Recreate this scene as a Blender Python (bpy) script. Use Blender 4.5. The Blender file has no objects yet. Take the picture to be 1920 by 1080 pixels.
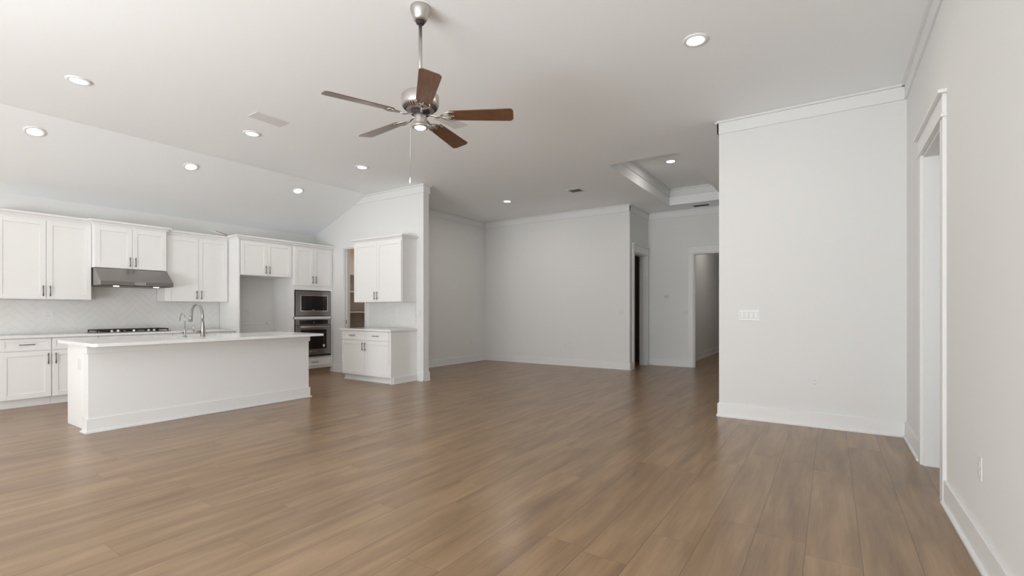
import bpy, bmesh, math, random
from mathutils import Vector, Matrix
PI = math.pi
SC = bpy.context.scene
COL = SC.collection

# ------------------------------------------------------------------ camera
cam_d = bpy.data.cameras.new('camera')
cam = bpy.data.objects.new('camera', cam_d); COL.objects.link(cam)
YAW, CAMZ = 0.5873, 1.215
cam.location = (0, 0, CAMZ); cam.rotation_euler = (PI/2, 0, YAW)
cam_d.sensor_width = 36; cam_d.lens = 898.0/1920*36
cam_d.shift_y = 42.1/1920; cam_d.clip_start = 0.05
SC.camera = cam
# ------------------------------------------------------------------ world, light, exposure
SC.view_settings.view_transform = 'Standard'; SC.view_settings.look = 'None'
SC.view_settings.gamma = 1; SC.view_settings.use_curve_mapping = False
SC.view_settings.exposure = 0.0
w = bpy.data.worlds.new('world'); SC.world = w; w.use_nodes = True
bgn = w.node_tree.nodes['Background']; bgn.inputs[0].default_value = (0.86, 0.93, 1.0, 1); bgn.inputs[1].default_value = 0.6

def area_light(name, loc, rot, sx, sy, power, color=(1, 1, 1)):
    l = bpy.data.lights.new(name, 'AREA'); l.shape = 'RECTANGLE'; l.size = sx; l.size_y = sy
    l.energy = power; l.color = color
    o = bpy.data.objects.new(name, l); COL.objects.link(o); o.location = loc; o.rotation_euler = rot
    return o
# daylight entering through the glass doors and an added side window behind the camera
DAY = 0.93; DOWN = 8.0; UPT = 60; SUN = 8.0
SKYC = (0.96, 0.98, 1.0)
YB = -3.20                      # inner face of the wall with the glass doors, behind the camera
GL = [(-8.6, -6.6), (-4.9, -.7)]   # the two glass doors (x range)
GW = (-2.7, -.9)                   # added, unseen window in the right wall behind the camera (y range)
for nm, (a_, b_), sky, up in (('kitchen', GL[0], 5, 60), ('living', GL[1], 85, 620)):
    area_light('daylight_%s_slider' % nm, ((a_+b_)/2, YB-.22, 1.25), (PI/2, 0, 0), b_-a_, 2.3, sky*DAY, SKYC)
    # sunlit pale patio outside, throwing light up through the doors onto the ceiling
    area_light('patio_bounce_%s' % nm, ((a_+b_)/2, YB-1.35, 0.03), (math.radians(180-UPT), 0, 0), b_-a_+.2, 1.9, up*DAY, (0.95, 0.98, 1.0))
area_light('daylight_side_window', (.605+.2, sum(GW)/2, 1.5), (PI/2, 0, PI/2), 1.8, 1.7, 80*DAY, SKYC)  # added side light that brightens the island front
sun_d = bpy.data.lights.new('sun', 'SUN'); sun_d.energy = SUN; sun_d.angle = 0.02; sun_d.color = (1.0, 0.97, 0.93)
sun = bpy.data.objects.new('sun', sun_d); COL.objects.link(sun); sun.rotation_euler = Vector((-.12, .85, -.50)).to_track_quat('-Z', 'Y').to_euler()

# ------------------------------------------------------------------ materials
def mat(name, col, rough=0.5, metal=0.0, spec=0.5, emis=None, estr=0):
    m = bpy.data.materials.new(name); m.use_nodes = True
    b = m.node_tree.nodes['Principled BSDF']
    b.inputs['Base Color'].default_value = (*col, 1); b.inputs['Roughness'].default_value = rough
    b.inputs['Metallic'].default_value = metal; b.inputs['Specular IOR Level'].default_value = spec
    if emis: b.inputs['Emission Color'].default_value = (*emis, 1); b.inputs['Emission Strength'].default_value = estr
    return m
def N(m, t, **kw):
    n = m.node_tree.nodes.new(t)
    for k, v in kw.items(): setattr(n, k, v)
    return n
def bump_noise(m, scale, strength, dist=0.002, detail=3):
    nt = m.node_tree; b = nt.nodes['Principled BSDF']
    tc = N(m, 'ShaderNodeTexCoord'); no = N(m, 'ShaderNodeTexNoise'); bu = N(m, 'ShaderNodeBump')
    no.inputs['Scale'].default_value = scale; no.inputs['Detail'].default_value = detail
    bu.inputs['Strength'].default_value = strength; bu.inputs['Distance'].default_value = dist
    nt.links.new(tc.outputs['Object'], no.inputs['Vector']); nt.links.new(no.outputs['Fac'], bu.inputs['Height'])
    nt.links.new(bu.outputs['Normal'], b.inputs['Normal'])
def color_noise(m, c1, c2, scale, vec=(1, 1, 1), detail=4, lo=0.3, hi=0.7, distortion=0):
    nt = m.node_tree; b = nt.nodes['Principled BSDF']
    tc = N(m, 'ShaderNodeTexCoord'); mp = N(m, 'ShaderNodeMapping'); no = N(m, 'ShaderNodeTexNoise'); cr = N(m, 'ShaderNodeValToRGB')
    mp.inputs['Scale'].default_value = vec; no.inputs['Scale'].default_value = scale; no.inputs['Detail'].default_value = detail
    no.inputs['Distortion'].default_value = distortion
    cr.color_ramp.elements[0].position = lo; cr.color_ramp.elements[0].color = (*c1, 1)
    cr.color_ramp.elements[1].position = hi; cr.color_ramp.elements[1].color = (*c2, 1)
    L = nt.links.new
    L(tc.outputs['Object'], mp.inputs['Vector']); L(mp.outputs[0], no.inputs['Vector']); L(no.outputs['Fac'], cr.inputs['Fac']); L(cr.outputs[0], b.inputs['Base Color'])

M = {}
M['wall'] = mat('wall_paint', (0.80, 0.80, 0.79), 0.85, spec=0.3); bump_noise(M['wall'], 220, 0.10, 0.001)
M['ceil'] = mat('ceiling_paint', (0.935, 0.955, 0.965), 0.92, spec=0.2); bump_noise(M['ceil'], 160, 0.12, 0.001)
M['trim'] = mat('trim_paint', (0.825, 0.825, 0.82), 0.42); bump_noise(M['trim'], 60, 0.03, 0.001)
M['cab'] = mat('cabinet_paint', (0.90, 0.895, 0.885), 0.38); bump_noise(M['cab'], 40, 0.02, 0.001)
M['quartz'] = mat('white_quartz', (0.86, 0.86, 0.85), 0.12); color_noise(M['quartz'], (0.87, 0.87, 0.865), (0.83, 0.83, 0.825), 1.6, detail=6, lo=0.50, hi=0.75, distortion=1.6)
M['tile'] = mat('backsplash_tile', (0.80, 0.795, 0.78), 0.18); color_noise(M['tile'], (0.80, 0.795, 0.78), (0.77, 0.765, 0.75), 5)
M['grout'] = mat('tile_grout', (0.66, 0.65, 0.635), 0.9); bump_noise(M['grout'], 300, 0.1, 0.001)
M['steel'] = mat('brushed_steel', (0.33, 0.31, 0.30), 0.28, 1.0); bump_noise(M['steel'], 30, 0.02, 0.001)
M['nickel'] = mat('brushed_nickel', (0.56, 0.535, 0.51), 0.36, 1.0); bump_noise(M['nickel'], 40, 0.02, 0.001)
M['faucet'] = mat('faucet_metal', (0.40, 0.385, 0.37), 0.24, 1.0); bump_noise(M['faucet'], 40, 0.02, 0.001)
M['handle'] = mat('handle_metal', (0.20, 0.18, 0.17), 0.38, 1.0); bump_noise(M['handle'], 80, 0.02, 0.001)
M['black'] = mat('black_glass', (0.012, 0.010, 0.010), 0.08); bump_noise(M['black'], 3, 0.005, 0.001)
M['iron'] = mat('cast_iron', (0.02, 0.018, 0.018), 0.55); bump_noise(M['iron'], 200, 0.2, 0.001)
M['dark'] = mat('dark_void', (0.035, 0.03, 0.028), 0.8); bump_noise(M['dark'], 50, 0.1, 0.001)
M['chrome'] = mat('chrome', (0.85, 0.85, 0.86), 0.08, 1.0); bump_noise(M['chrome'], 10, 0.005, 0.001)
M['plastic'] = mat('white_plastic', (0.79, 0.79, 0.785), 0.35); bump_noise(M['plastic'], 60, 0.02, 0.001)
M['plast_gap'] = mat('plate_gap_grey', (0.42, 0.42, 0.41), 0.6); bump_noise(M['plast_gap'], 60, 0.02, 0.001)
M['vent'] = mat('vent_metal', (0.74, 0.735, 0.72), 0.5); bump_noise(M['vent'], 60, 0.02, 0.001)
M['ventdark'] = mat('vent_duct', (0.10, 0.10, 0.095), 0.8); bump_noise(M['ventdark'], 60, 0.02, 0.001)
M['lens'] = mat('lamp_lens', (0.9, 0.9, 0.9), 0.4, emis=(1.0, 0.95, 0.88), estr=9); bump_noise(M['lens'], 60, 0.01, 0.001)
M['warm'] = mat('hood_lamp_lens', (0.9, 0.9, 0.9), 0.4, emis=(1.0, 0.78, 0.5), estr=14); bump_noise(M['warm'], 60, 0.01, 0.001)
M['fanwood'] = mat('fan_blade_wood', (0.12, 0.055, 0.028), 0.33); M['fanwood'].node_tree.nodes['Principled BSDF'].inputs['Coat Weight'].default_value = 0.35; M['fanwood'].node_tree.nodes['Principled BSDF'].inputs['Coat Roughness'].default_value = 0.25; color_noise(M['fanwood'], (0.085, 0.036, 0.018), (0.17, 0.085, 0.042), 9, (1, 14, 14), 6)
M['tanwood'] = mat('bare_plywood', (0.45, 0.31, 0.20), 0.6); color_noise(M['tanwood'], (0.40, 0.27, 0.17), (0.50, 0.36, 0.24), 8, (1, 1, 10))
M['rawwood'] = mat('raw_pine', (0.55, 0.33, 0.13), 0.6); color_noise(M['rawwood'], (0.5, 0.27, 0.09), (0.62, 0.40, 0.18), 12, (1, 10, 10))
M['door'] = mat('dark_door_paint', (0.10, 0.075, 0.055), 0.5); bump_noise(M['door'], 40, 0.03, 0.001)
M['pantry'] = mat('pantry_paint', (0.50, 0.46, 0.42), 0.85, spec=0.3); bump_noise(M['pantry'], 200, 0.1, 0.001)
M['grey_lcd'] = mat('thermostat_screen', (0.55, 0.60, 0.57), 0.3); bump_noise(M['grey_lcd'], 40, 0.01, 0.001)

def floor_material():
    m = mat('oak_plank_floor', (0.36, 0.26, 0.17), 0.3); nt = m.node_tree; L = nt.links.new; b = nt.nodes['Principled BSDF']
    tc = N(m, 'ShaderNodeTexCoord'); sp = N(m, 'ShaderNodeSeparateXYZ'); L(tc.outputs['Object'], sp.inputs[0])
    def mth(op, a, b_=None, c=None):
        n = N(m, 'ShaderNodeMath', operation=op)
        for i, v in enumerate((a, b_, c)):
            if v is None: continue
            if isinstance(v, (int, float)): n.inputs[i].default_value = v
            else: L(v, n.inputs[i])
        return n.outputs[0]
    W, LN = 0.2345, 1.52
    u = mth('DIVIDE', mth('SUBTRACT', sp.outputs['X'], 0.126), W)
    row = mth('FLOOR', u); fu = mth('SUBTRACT', u, row)
    wn = N(m, 'ShaderNodeTexWhiteNoise', noise_dimensions='1D'); L(row, wn.inputs['W'])
    v = mth('ADD', mth('DIVIDE', sp.outputs['Y'], LN), wn.outputs['Value'])
    ci = mth('FLOOR', v); fv = mth('SUBTRACT', v, ci)
    cmb = N(m, 'ShaderNodeCombineXYZ'); L(row, cmb.inputs[0]); L(ci, cmb.inputs[1])
    w2 = N(m, 'ShaderNodeTexWhiteNoise', noise_dimensions='3D'); L(cmb.outputs[0], w2.inputs['Vector'])
    # grooves
    eu = mth('MINIMUM', fu, mth('SUBTRACT', 1.0, fu)); ev = mth('MINIMUM', fv, mth('SUBTRACT', 1.0, fv))
    gu = mth('LESS_THAN', eu, 0.0085); gv = mth('LESS_THAN', ev, 0.0010)
    g = mth('MAXIMUM', gu, mth('MULTIPLY', gv, 0.7))
    # grain, stretched along the plank and shifted per plank
    off = N(m, 'ShaderNodeVectorMath', operation='SCALE'); L(w2.outputs['Color'], off.inputs[0]); off.inputs['Scale'].default_value = 37.0
    add = N(m, 'ShaderNodeVectorMath', operation='ADD'); L(tc.outputs['Object'], add.inputs[0]); L(off.outputs[0], add.inputs[1])
    mp = N(m, 'ShaderNodeMapping'); mp.inputs['Scale'].default_value = (8.0, 0.9, 1); L(add.outputs[0], mp.inputs['Vector'])
    n1 = N(m, 'ShaderNodeTexNoise'); n1.inputs['Scale'].default_value = 1.3; n1.inputs['Detail'].default_value = 4; n1.inputs['Roughness'].default_value = 0.5; n1.inputs['Distortion'].default_value = 0.35
    L(mp.outputs[0], n1.inputs['Vector'])
    mp2 = N(m, 'ShaderNodeMapping'); mp2.inputs['Scale'].default_value = (60, 2.2, 1); L(add.outputs[0], mp2.inputs['Vector'])
    n2 = N(m, 'ShaderNodeTexNoise'); n2.inputs['Scale'].default_value = 2.0; n2.inputs['Detail'].default_value = 5; n2.inputs['Distortion'].default_value = 0.4
    L(mp2.outputs[0], n2.inputs['Vector'])
    # knots: sparse dark spots
    vo = N(m, 'ShaderNodeTexVoronoi'); vo.inputs['Scale'].default_value = 1.6
    mp3 = N(m, 'ShaderNodeMapping'); mp3.inputs['Scale'].default_value = (1.8, 0.7, 1); L(add.outputs[0], mp3.inputs['Vector']); L(mp3.outputs[0], vo.inputs['Vector'])
    kn = N(m, 'ShaderNodeMapRange'); kn.inputs['From Min'].default_value = 0.0; kn.inputs['From Max'].default_value = 0.16
    kn.inputs['To Min'].default_value = 1.0; kn.inputs['To Max'].default_value = 0.0; L(vo.outputs['Distance'], kn.inputs['Value'])
    cr = N(m, 'ShaderNodeValToRGB'); e = cr.color_ramp.elements
    e[0].position = 0.32; e[0].color = (0.192, 0.117, 0.062, 1); e[1].position = 0.66; e[1].color = (0.358, 0.235, 0.132, 1)
    mid = e.new(0.50); mid.color = (0.280, 0.178, 0.097, 1)
    t = mth('ADD', mth('ADD', mth('MULTIPLY', n1.outputs['Fac'], 0.70), mth('MULTIPLY', n2.outputs['Fac'], 0.22)), mth('MULTIPLY', w2.outputs['Value'], 0.10))
    L(t, cr.inputs['Fac'])
    mx = N(m, 'ShaderNodeMix', data_type='RGBA'); L(mth('MULTIPLY', kn.outputs[0], 0.45), mx.inputs['Factor']); L(cr.outputs[0], mx.inputs['A']); mx.inputs['B'].default_value = (0.13, 0.075, 0.04, 1)
    mx2 = N(m, 'ShaderNodeMix', data_type='RGBA'); L(mth('MULTIPLY', g, 0.62), mx2.inputs['Factor']); L(mx.outputs['Result'], mx2.inputs['A']); mx2.inputs['B'].default_value = (0.07, 0.045, 0.03, 1)
    L(mx2.outputs['Result'], b.inputs['Base Color'])
    b.inputs['Roughness'].default_value = 0.29
    bu = N(m, 'ShaderNodeBump'); bu.inputs['Strength'].default_value = 0.12; bu.inputs['Distance'].default_value = 0.001
    L(mth('SUBTRACT', mth('MULTIPLY', n2.outputs['Fac'], 0.12), g), bu.inputs['Height']); L(bu.outputs[0], b.inputs['Normal'])
    b.inputs['Specular IOR Level'].default_value = 0.5
    return m
M['floor'] = floor_material()

# ------------------------------------------------------------------ mesh helpers
class MB:
    def __init__(s): s.v = []; s.f = []; s.m = []; s.sm = []
    def add(s, vs, fs, mi=0, smooth=False):
        o = len(s.v); s.v += [tuple(p) for p in vs]
        for f in fs: s.f.append([o+i for i in f]); s.m.append(mi); s.sm.append(smooth)
        return s
    def box(s, x0, x1, y0, y1, z0, z1, mi=0):
        x0, x1 = min(x0, x1), max(x0, x1); y0, y1 = min(y0, y1), max(y0, y1); z0, z1 = min(z0, z1), max(z0, z1)
        return s.add([(x0,y0,z0),(x1,y0,z0),(x1,y1,z0),(x0,y1,z0),(x0,y0,z1),(x1,y0,z1),(x1,y1,z1),(x0,y1,z1)],
                     [(0,3,2,1),(4,5,6,7),(0,1,5,4),(1,2,6,5),(2,3,7,6),(3,0,4,7)], mi)
    def prism(s, pts, a, b, axis='z', mi=0):
        # pts: CCW polygon in the plane orthogonal to axis; extruded from a to b
        def P(p, t):
            return {'z': (p[0], p[1], t), 'y': (p[0], t, p[1]), 'x': (t, p[0], p[1])}[axis]
        n = len(pts); vs = [P(p, a) for p in pts]+[P(p, b) for p in pts]
        fs = [tuple(range(n))[::-1], tuple(range(n, 2*n))]+[(i, (i+1) % n, n+(i+1) % n, n+i) for i in range(n)]
        return s.add(vs, fs, mi)
    def lathe(s, prof, c=(0, 0, 0), seg=32, mi=0, smooth=True, cap=True):
        n = len(prof); vs = []; fs = []
        for k in range(seg):
            a = 2*PI*k/seg
            for r, z in prof: vs.append((c[0]+r*math.cos(a), c[1]+r*math.sin(a), c[2]+z))
        for k in range(seg):
            k2 = (k+1) % seg
            for i in range(n-1): fs.append((k*n+i, k2*n+i, k2*n+i+1, k*n+i+1))
        if cap:
            if prof[0][0] > 1e-6: fs.append(tuple(k*n for k in range(seg))[::-1])
            if prof[-1][0] > 1e-6: fs.append(tuple(k*n+n-1 for k in range(seg)))
        return s.add(vs, fs, mi, smooth)
    def tube(s, pts, r, seg=10, mi=0, flat=1.0):
        pts = [Vector(p) for p in pts]; n = len(pts); rs = r if isinstance(r, (list, tuple)) else [r]*n
        vs = []; fs = []; up = None
        for i, p in enumerate(pts):
            t = (pts[min(i+1, n-1)]-pts[max(i-1, 0)]).normalized()
            if up is None:
                up = Vector((0, 0, 1)) if abs(t.z) < 0.9 else Vector((1, 0, 0))
            a = t.cross(up).normalized(); up = a.cross(t).normalized()
            for k in range(seg):
                th = 2*PI*k/seg; vs.append(p+a*rs[i]*math.cos(th)+up*rs[i]*flat*math.sin(th))
        for i in range(n-1):
            for k in range(seg):
                k2 = (k+1) % seg; fs.append((i*seg+k, i*seg+k2, (i+1)*seg+k2, (i+1)*seg+k))
        fs.append(tuple(range(seg))[::-1]); fs.append(tuple((n-1)*seg+k for k in range(seg)))
        return s.add(vs, fs, mi, True)
    def build(s, name, mats, parent=None, bevel=0, loc=None, seg=2):
        me = bpy.data.meshes.new(name); me.from_pydata(s.v, [], s.f)
        for m in (mats if isinstance(mats, (list, tuple)) else [mats]): me.materials.append(M[m])
        for p, mi, sm in zip(me.polygons, s.m, s.sm): p.material_index = mi; p.use_smooth = sm
        bm = bmesh.new(); bm.from_mesh(me); bmesh.ops.recalc_face_normals(bm, faces=bm.faces); bm.to_mesh(me); bm.free()
        o = bpy.data.objects.new(name, me); COL.objects.link(o)
        if parent: o.parent = parent
        if loc: o.location = loc
        if bevel:
            b = o.modifiers.new('bevel', 'BEVEL'); b.width = bevel; b.segments = seg; b.limit_method = 'ANGLE'; b.angle_limit = math.radians(40)
            b.harden_normals = False
        return o
def tag(o, label=None, cat=None, group=None, kind=None):
    if label: o['label'] = label
    if cat: o['category'] = cat
    if group: o['group'] = group
    if kind: o['kind'] = kind
    return o
def empty(name, loc, rz=0, label=None, cat=None, group=None, rot=None):
    o = bpy.data.objects.new(name, None); COL.objects.link(o); o.empty_display_size = 0.1
    o.location = loc; o.rotation_euler = rot or (0, 0, rz)
    return tag(o, label, cat, group)
def struct(name, mb, mats, label, cat='structure', bevel=0):
    return tag(mb.build(name, mats, bevel=bevel), label, cat, kind='structure')
def copy_tree(o, parent=None):
    c = o.copy(); COL.objects.link(c)
    if parent: c.parent = parent
    for ch in list(o.children): copy_tree(ch, c)
    return c

# ------------------------------------------------------------------ key planes (metres, camera at the origin, +Y along the planks)
CZ = 3.38                       # flat ceiling
XL = -8.92                      # kitchen back wall
XR = 0.605                      # right wall
YE = 5.99                       # end wall of the kitchen (pantry wall)
XS, ZL = -7.23, 2.745           # where the slope starts, its height at the kitchen wall
XD, YD = -7.09, 9.45            # dining corner
YH = 10.64                      # hall wall
XC, YC = -1.07, 5.905           # short wall in front of the hall
SL = (CZ-ZL)/(XS-XL)            # slope
def zsl(x): return CZ-(XS-x)*SL if x < XS else CZ

# ------------------------------------------------------------------ setting: floor, ceiling, walls
struct('floor', MB().box(-9.1, 2.6, YB-.2, 16.4, -0.12, 0), 'floor', 'light brown oak plank floor')
TX0, TX1, TY0, TY1, TZ = -2.77, -1.71, 6.73, 10.02, 3.70
c = MB()
c.box(XS, TX0, YB-.2, 16.4, CZ, CZ+.1); c.box(TX1, 2.6, YB-.2, 16.4, CZ, CZ+.1)
c.box(TX0, TX1, YB-.2, TY0, CZ, CZ+.1); c.box(TX0, TX1, TY1, 16.4, CZ, CZ+.1)
c.box(TX0-.02, TX1+.02, TY0-.02, TY1+.02, TZ, TZ+.1)
c.box(TX0-.1, TX0, TY0-.1, TY1+.1, CZ+.1, TZ+.1); c.box(TX1, TX1+.1, TY0-.1, TY1+.1, CZ+.1, TZ+.1)
c.box(TX0, TX1, TY0-.1, TY0, CZ+.1, TZ+.1); c.box(TX0, TX1, TY1, TY1+.1, CZ+.1, TZ+.1)
c.prism([(-9.1, zsl(-9.1)), (XS, CZ), (XS, CZ+.1), (-9.1, zsl(-9.1)+.1)], YB-.2, 16.4, 'y')
struct('ceiling', c, 'ceil', 'white vaulted ceiling with a sloped side over the kitchen and a raised tray in the hall')
struct('wall_left', MB().box(XL-.15, XL, YB-.2, 11.2, 0, ZL+.06), 'wall', 'white kitchen wall behind the cabinets')
# end wall of kitchen, with pantry opening
PX0, PX1, PH = -7.945, -7.315, 2.425
e = MB()
def zt(x): return zsl(x)+.01
Y2 = YE+.13
e.prism([(XL, 0), (PX0, 0), (PX0, zt(PX0)), (XL, zt(XL))], YE, Y2, 'y')
e.prism([(PX0, PH), (PX1, PH), (PX1, zt(PX1)), (PX0, zt(PX0))], YE, Y2, 'y')
e.prism([(PX1, 0), (-5.81, 0), (-5.81, CZ), (XS, CZ), (PX1, zt(PX1))], YE, Y2, 'y')
struct('wall_end', e, 'wall', 'white wall between the kitchen and the dining corner')
struct('wall_dining_left', MB().box(XD-.15, XD, Y2, YD+.15, 0, CZ), 'wall', 'left wall of the shaded dining corner')
struct('wall_dining_back', MB().box(XD, -3.41, YD, YD+.15, 0, CZ), 'wall', 'back wall of the dining corner')
DY0, DY1, DH = 9.70, 10.50, 2.43
s = MB().box(-3.56, -3.41, YD+.15, DY0, 0, CZ).box(-3.56, -3.41, DY1, YH+.15, 0, CZ).box(-3.56, -3.41, DY0, DY1, DH, CZ)
struct('wall_hall_left', s, 'wall', 'narrow wall with the dark doorway beside the hall')
HX0, HX1 = -2.44, -1.40
s = MB().box(-3.41, HX0, YH, YH+.13, 0, CZ).box(HX1, -.92, YH, YH+.13, 0, CZ).box(HX0, HX1, YH, YH+.13, DH, CZ)
struct('wall_hall_back', s, 'wall', 'white wall at the back of the hall with an open doorway')
struct('wall_center', MB().box(XC, XR, YC, YC+.15, 0, CZ), 'wall', 'short white wall right of the hall')
struct('wall_center_side', MB().box(XC, XC+.15, YC+.15, YH, 0, CZ), 'wall', 'hall side of the short white wall')
RY0, RY1 = 4.11, 4.92
s = MB().box(XR, XR+.14, YB-.2, GW[0], 0, CZ).box(XR, XR+.14, GW[1], RY0, 0, CZ).box(XR, XR+.14, GW[0], GW[1], 0, .65).box(XR, XR+.14, GW[0], GW[1], 2.35, CZ).box(XR, XR+.14, RY1, YC+.15, 0, CZ).box(XR, XR+.14, RY0, RY1, DH, CZ)
struct('wall_right', s, 'wall', 'long white wall on the right with a doorway')
struct('wall_side_room', MB().box(2.3, 2.45, 3.0, 6.2, 0, CZ).box(XR+.14, 2.3, 6.05, 6.2, 0, CZ).box(XR+.14, 2.3, 3.0, 3.15, 0, CZ), 'wall', 'walls of the room through the right doorway')
struct('wall_corridor', MB().box(-2.88, -2.73, YH+.13, 16.2, 0, CZ).box(-2.73, -.9, 16.05, 16.2, 0, CZ).box(-1.05, -.9, YH+.13, 16.05, 0, CZ), 'wall', 'walls of the dim corridor past the hall')
struct('wall_dark_room', MB().box(-6.4, -6.25, 9.6, 11.3, 0, CZ).box(-6.25, -2.88, 11.2, 11.35, 0, CZ), 'door', 'walls of the unlit room beside the hall')  # dark wall colour stands for the lack of light inside
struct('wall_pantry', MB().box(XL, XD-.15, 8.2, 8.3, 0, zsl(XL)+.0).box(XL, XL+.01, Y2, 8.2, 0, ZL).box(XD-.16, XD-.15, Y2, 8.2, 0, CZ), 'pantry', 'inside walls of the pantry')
# wall behind the camera with two glass doors
b = MB(); ws = GL
xs = [XL-.15]+[q for p in ws for q in p]+[XR+.14]
for i in range(0, len(xs), 2): b.box(xs[i], xs[i+1], YB-.15, YB, 0, CZ)
for p in ws: b.box(p[0], p[1], YB-.15, YB, 2.45, CZ)
struct('wall_back', b, 'wall', 'wall behind the camera with two wide glass doors')
for i, p in enumerate(ws):
    f = MB(); n = 3; wd = (p[1]-p[0])/n
    f.box(p[0], p[1], YB-.12, YB-.04, 2.38, 2.45).box(p[0], p[1], YB-.12, YB-.04, 0, .05)
    for k in range(n+1):
        x = p[0]+k*wd; f.box(max(x-.04, p[0]), min(x+.04, p[1]), YB-.12, YB-.04, .05, 2.38)
    struct('window_%d' % (i+1), f, 'trim', 'white sliding glass door frame')

f = MB()
for y in (GW[0]+.03, sum(GW)/2, GW[1]-.03): f.box(XR+.05, XR+.09, y-.03, y+.03, .65, 2.35)
for z in (.68, 1.5, 2.32): f.box(XR+.05, XR+.09, GW[0]+.06, GW[1]-.06, z-.03, z+.03)
struct('window_3', f, 'trim', 'white window frame in the right wall')  # frame for the side window added for its light
struct('trim_8', MB().box(-5.6, 1.2, YB-6.5, YB-.16, 2.62, 2.75), 'trim', 'roof of the covered patio outside the living room doors')  # added out of view to keep sun off the floor by the living doors
# ------------------------------------------------------------------ baseboards, crown, casings
def run(name, segs, label, kind='base'):
    """segs: (x0,y0,x1,y1,nx,ny): wall line and the direction it faces"""
    m = MB()
    for (x0, y0, x1, y1, nx, ny) in segs:
        def bx(t, z0, z1, ext=0):
            ax0, ax1 = sorted((x0, x1)); ay0, ay1 = sorted((y0, y1))
            if nx: m.box(x0, x0+nx*t, ay0-ext, ay1+ext, z0, z1)
            else: m.box(ax0-ext, ax1+ext, y0, y0+ny*t, z0, z1)
        if kind == 'base':
            bx(.016, 0, .150); bx(.031, 0, .018)
        else:
            bx(.018, CZ-.145, CZ-.022); bx(.042, CZ-.022, CZ-.001)
    return struct(name, m, 'trim', label, bevel=.002)
run('baseboard_right', [(XR, YB, XR, RY0-.10, -1, 0), (XR, RY1+.10, XR, YC, -1, 0)], 'white baseboard along the right wall')
run('baseboard_left', [(XL, YB, XL, 1.386, 1, 0)], 'white baseboard left of the kitchen cabinets')
run('baseboard_center', [(XC-.016, YC, XR-.016, YC, 0, -1), (XC, YC, XC, YH-.02, -1, 0)], 'white baseboard around the short wall')
run('baseboard_dining_left', [(XD, Y2+.02, XD, YD-.016, 1, 0)], 'white baseboard on the dining left wall')
run('baseboard_dining_back', [(XD+.016, YD, -3.41+.016, YD, 0, -1), (-3.41, YD, -3.41, DY0-.10, 1, 0)], 'white baseboard on the dining back wall')
run('baseboard_hall', [(-3.41, YH, HX0-.10, YH, 0, -1)], 'white baseboard on the hall back wall')
run('baseboard_corridor', [(-2.73, YH+.13, -2.73, 16.05, 1, 0)], 'white baseboard in the corridor')
run('baseboard_end', [(-5.81-.12, YE, -5.81+.016, YE, 0, -1), (-5.81, YE, -5.81, Y2, 1, 0), (XL, YE, PX0-.045, YE, 0, -1), (-5.81-1.2, Y2, -5.81+.016, Y2, 0, 1)], 'white baseboard on the partition end')
run('trim_1', [(XR, YB, XR, YC, -1, 0)], 'white crown moulding on the right wall', 'crown')
run('trim_2', [(XC-.018, YC, XR-.018, YC, 0, -1), (XC, YC-.018, XC, YH, -1, 0)], 'white crown moulding on the short wall', 'crown')
run('trim_3', [(XD, Y2, XD, YD, 1, 0)], 'white crown moulding on the dining left wall', 'crown')
run('trim_4', [(XD, YD, -3.41+.018, YD, 0, -1), (-3.41, YD-.018, -3.41, YH, 1, 0)], 'white crown moulding on the dining back wall', 'crown')
run('trim_5', [(-3.41, YH, XC, YH, 0, -1)], 'white crown moulding in the hall', 'crown')
# crown on the partition: ends where the slope begins
m = MB()
xk = XS-.145/SL
m.prism([(xk, CZ-.145), (-5.81+.018, CZ-.145), (-5.81+.018, CZ-.022), (XS-.022/SL, CZ-.022)], YE-.018, YE, 'y')
m.prism([(XS-.022/SL+.005, CZ-.022), (-5.81+.042, CZ-.022), (-5.81+.042, CZ-.001), (XS, CZ-.001)], YE-.042, YE, 'y')
m.box(-5.81, -5.81+.018, YE, Y2+.018, CZ-.145, CZ-.022).box(-5.81, -5.81+.042, YE, Y2+.042, CZ-.022, CZ-.001)
m.box(-7.09, -5.81, Y2, Y2+.018, CZ-.145, CZ-.022)
struct('trim_6', m, 'trim', 'white crown moulding on the kitchen partition', bevel=.0015)
# tray moulding
m = MB()
def tring(t, z0, z1):
    m.box(TX0, TX0+t, TY0, TY1, z0, z1).box(TX1-t, TX1, TY0, TY1, z0, z1).box(TX0+t, TX1-t, TY0, TY0+t, z0, z1).box(TX0+t, TX1-t, TY1-t, TY1, z0, z1)
tring(.02, TZ-.15, TZ-.022); tring(.05, TZ-.022, TZ)
struct('trim_7', m, 'trim', 'white moulding inside the ceiling tray', bevel=.0015)

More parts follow.
